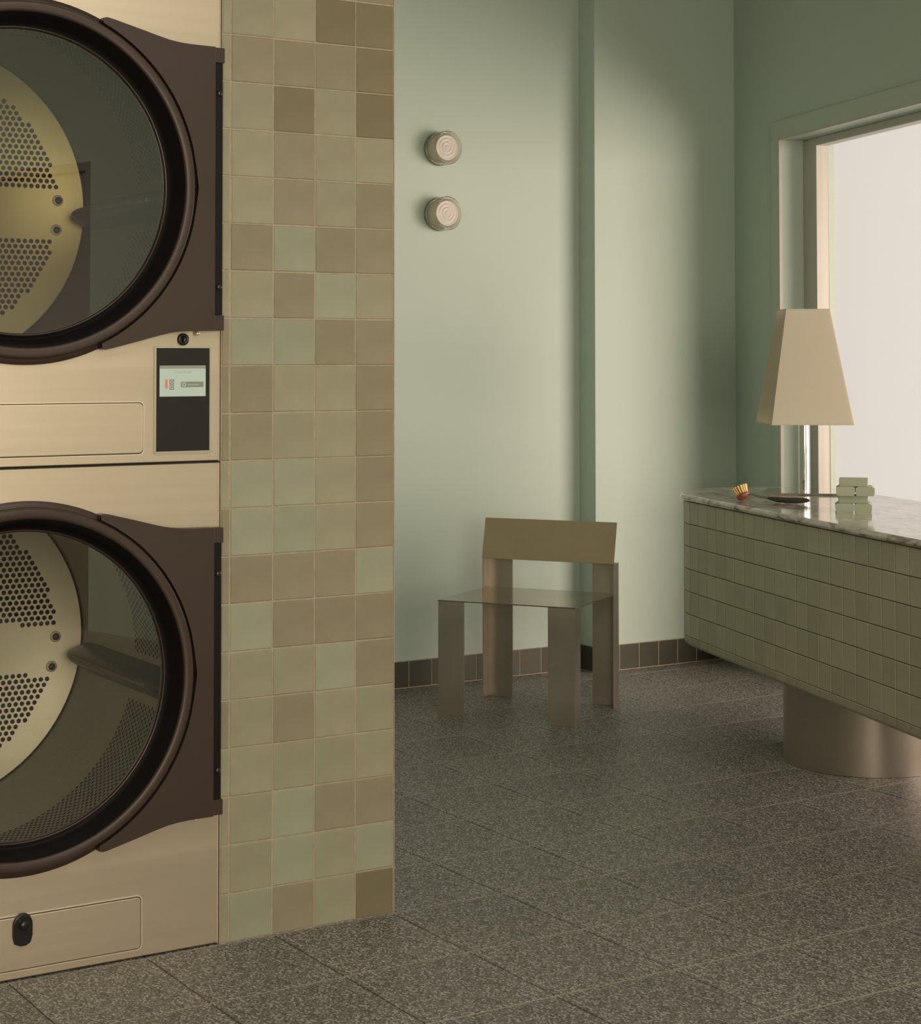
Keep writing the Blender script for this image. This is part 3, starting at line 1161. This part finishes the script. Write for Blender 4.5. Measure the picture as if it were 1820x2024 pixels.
# the plate's front left corner (4.178,4.759), long side 0.25
lc = Vector((4.178, 4.759, 0)) + fr * .125 + Vector((-fr.y, fr.x, 0)) * .13
lamp = thing('table_lamp', 'table lamp with tapered square cream shade and chrome pole on the desk', 'lamp', (lc.x, lc.y, ZM), al)
MB().box((-.125, -.13, .0005), (.125, .13, .0065)).build('base_plate', M['chrome'], lamp, bevel=.0008)
py = -.035
MB().lathe([(.0200, .0065), (.0200, .56)], 40, TR(0, py, 0), cap1=True).build('pole', M['chrome'], lamp)
b = MB()
zb_, zt_ = .236, .620
wb, wt = .137, .0735
vs = []
for (w, z) in ((wb, zb_), (wt, zt_), (wt - .0025, zt_), (wb - .0025, zb_)):
    vs += [(-w, - w, z), (w, - w, z), (w, w, z), (-w, w, z)]
fs = []
for k in range(4):
    k2 = (k + 1) % 4
    for i in range(4):
        j = (i + 1) % 4
        fs.append((k * 4 + i, k * 4 + j, k2 * 4 + j, k2 * 4 + i))
b.add(vs, fs)
SR = TR(0, py, 0) @ RZ(radians(11))
b.v = [tuple(SR @ Vector(q)) for q in b.v]
b.build('lamp_shade', M['shade'], lamp)
for w, z in ((wt, zt_), (wb, zb_)):
    b = MB()
    o_ = .0015
    for (xa, ya, xb, yb) in ((-w, -w, w, -w), (w, -w, w, w), (w, w, -w, w), (-w, w, -w, -w)):
        b.tube([(xa, ya, z), (xb, yb, z)], .0016, 6, SR)
    b.build('shade_edge_tape', M['shade'], lamp)
b = MB()
b.tube([(-wt, 0, zt_ - .03), (wt, 0, zt_ - .03)], .002, 6, SR)
b.tube([(0, - wt, zt_ - .03), (0, wt, zt_ - .03)], .002, 6, SR)
b.build('shade_carrier', M['wire'], lamp)
MB().lathe([(.0005, .45), (.018, .452), (.030, .480), (.030, .50), (.016, .535), (.013, .555)], 24, TR(0, py, .005)).build('bulb', M['frost'], lamp)

# ------------------------------------------------------------------ soap bars
right = Vector((0.848, -0.530, 0))
ra = radians(-43.8)
sc_ = Vector((3.955, 4.118, 0))


def soap(dx, dy, row, L, W, label, rot=0.0, cham=False):
    H = .0245
    p_ = sc_ + Vector((cos(ra), sin(ra), 0)) * dx + Vector((-sin(ra), cos(ra), 0)) * dy
    pts = [(-L / 2, -W / 2), (L / 2, -W / 2), (L / 2, W / 2), (-L / 2, W / 2)]
    b_ = MB()
    x, y, c = L / 2, W / 2, .006
    if cham:      # end-on bars: long edges chamfered
        sec = [(-x + c * .5, 0), (x - c * .5, 0), (x, c), (x, H - c * .6), (x - c, H), (-x + c, H), (-x, H - c * .6), (-x, c)]
        b_.prism(sec, -y, y, Matrix(((1, 0, 0, 0), (0, 0, 1, 0), (0, 1, 0, 0), (0, 0, 0, 1))))
    else:
        b_.box((-x, -y, 0), (x, y, H))
    o = b_.build('soap_bar', random.choice(M['soap']), None, bevel=.0016)
    o.location = (p_.x, p_.y, ZM + .0003 + row * .0249)
    o.rotation_euler = (0, 0, ra + rot)
    tag(o, label, 'soap', 'pale green soap bars stacked on the marble')
    return o


soap(-.0275, 0, 0, .0500, .085, 'pale green soap bar end-on at bottom left of the stack', .02, True)
soap(.0270, 0, 0, .0480, .085, 'pale green soap bar end-on at bottom right of the stack', -.02, True)
soap(-.002, 0, 1, .0860, .050, 'pale green soap bar lying lengthwise just above the bottom pair', .03)
soap(-.0240, 0, 2, .0515, .085, 'pale green soap bar end-on in the upper pair, left one', 0, True)
soap(.0320, 0, 2, .0520, .085, 'pale green soap bar end-on in the upper pair, right one', .02, True)
soap(.000, 0, 3, .0840, .050, 'pale green soap bar lying lengthwise alone on top of the stack', -.03)

# ------------------------------------------------------------------ dish brush
ax = Vector((0.075, -0.243, 0)).normalized()
rb = atan2(ax.y, ax.x)
brush = thing('dish_brush', 'wooden dish brush with yellow bristles and dark handle lying on the marble', 'brush', (3.940, 4.622, ZM), rb)
# local x = along the handle away from the head
tilt = Matrix.Translation((0, 0, .0)) @ Matrix.Translation((.014, 0, .019)) @ RY(radians(-27))
MB().lathe([(.0005, -.014), (.012, -.014), (.0195, -.0095), (.0215, -.004), (.0215, .001), (.019, .004), (.0005, .004)], 32, tilt).build('brush_head', M['beech'], brush)
k = 0
for ring_r, cnt in ((.0, 1), (.007, 6), (.0125, 10), (.0175, 15)):
    for i in range(cnt):
        a = 2 * pi * i / cnt + ring_r * 50
        b = MB()
        r1 = ring_r * 1.32
        b.tube([(ring_r * cos(a), ring_r * sin(a), .003), (r1 * cos(a), r1 * sin(a), .029 + random.uniform(-.001, .001))], [.0017, .0029], 7, tilt)
        b.build('bristle_tuft', M['bristle'], brush)
b = MB()
b.tube([(.030, .0, .020), (.045, 0, .0225), (.062, 0, .0185), (.085, 0, .0150), (.112, 0, .0135)], [.0032, .0024, .0026, .0034, .0045], 10)
b.build('wire_neck', M['wire'], brush)
b = MB()
pts = [(.100, 0, .0140), (.115, 0, .0130), (.14, 0, .0105), (.175, 0, .0095), (.21, 0, .0105), (.240, 0, .0125), (.253, 0, .0130), (.2575, 0, .0125)]
b.tube(pts, [.0030, .0055, .0085, .0094, .0092, .0078, .0055, .0018], 14)
b.build('grip', M['handle'], brush)
print('objects', len(bpy.data.objects))
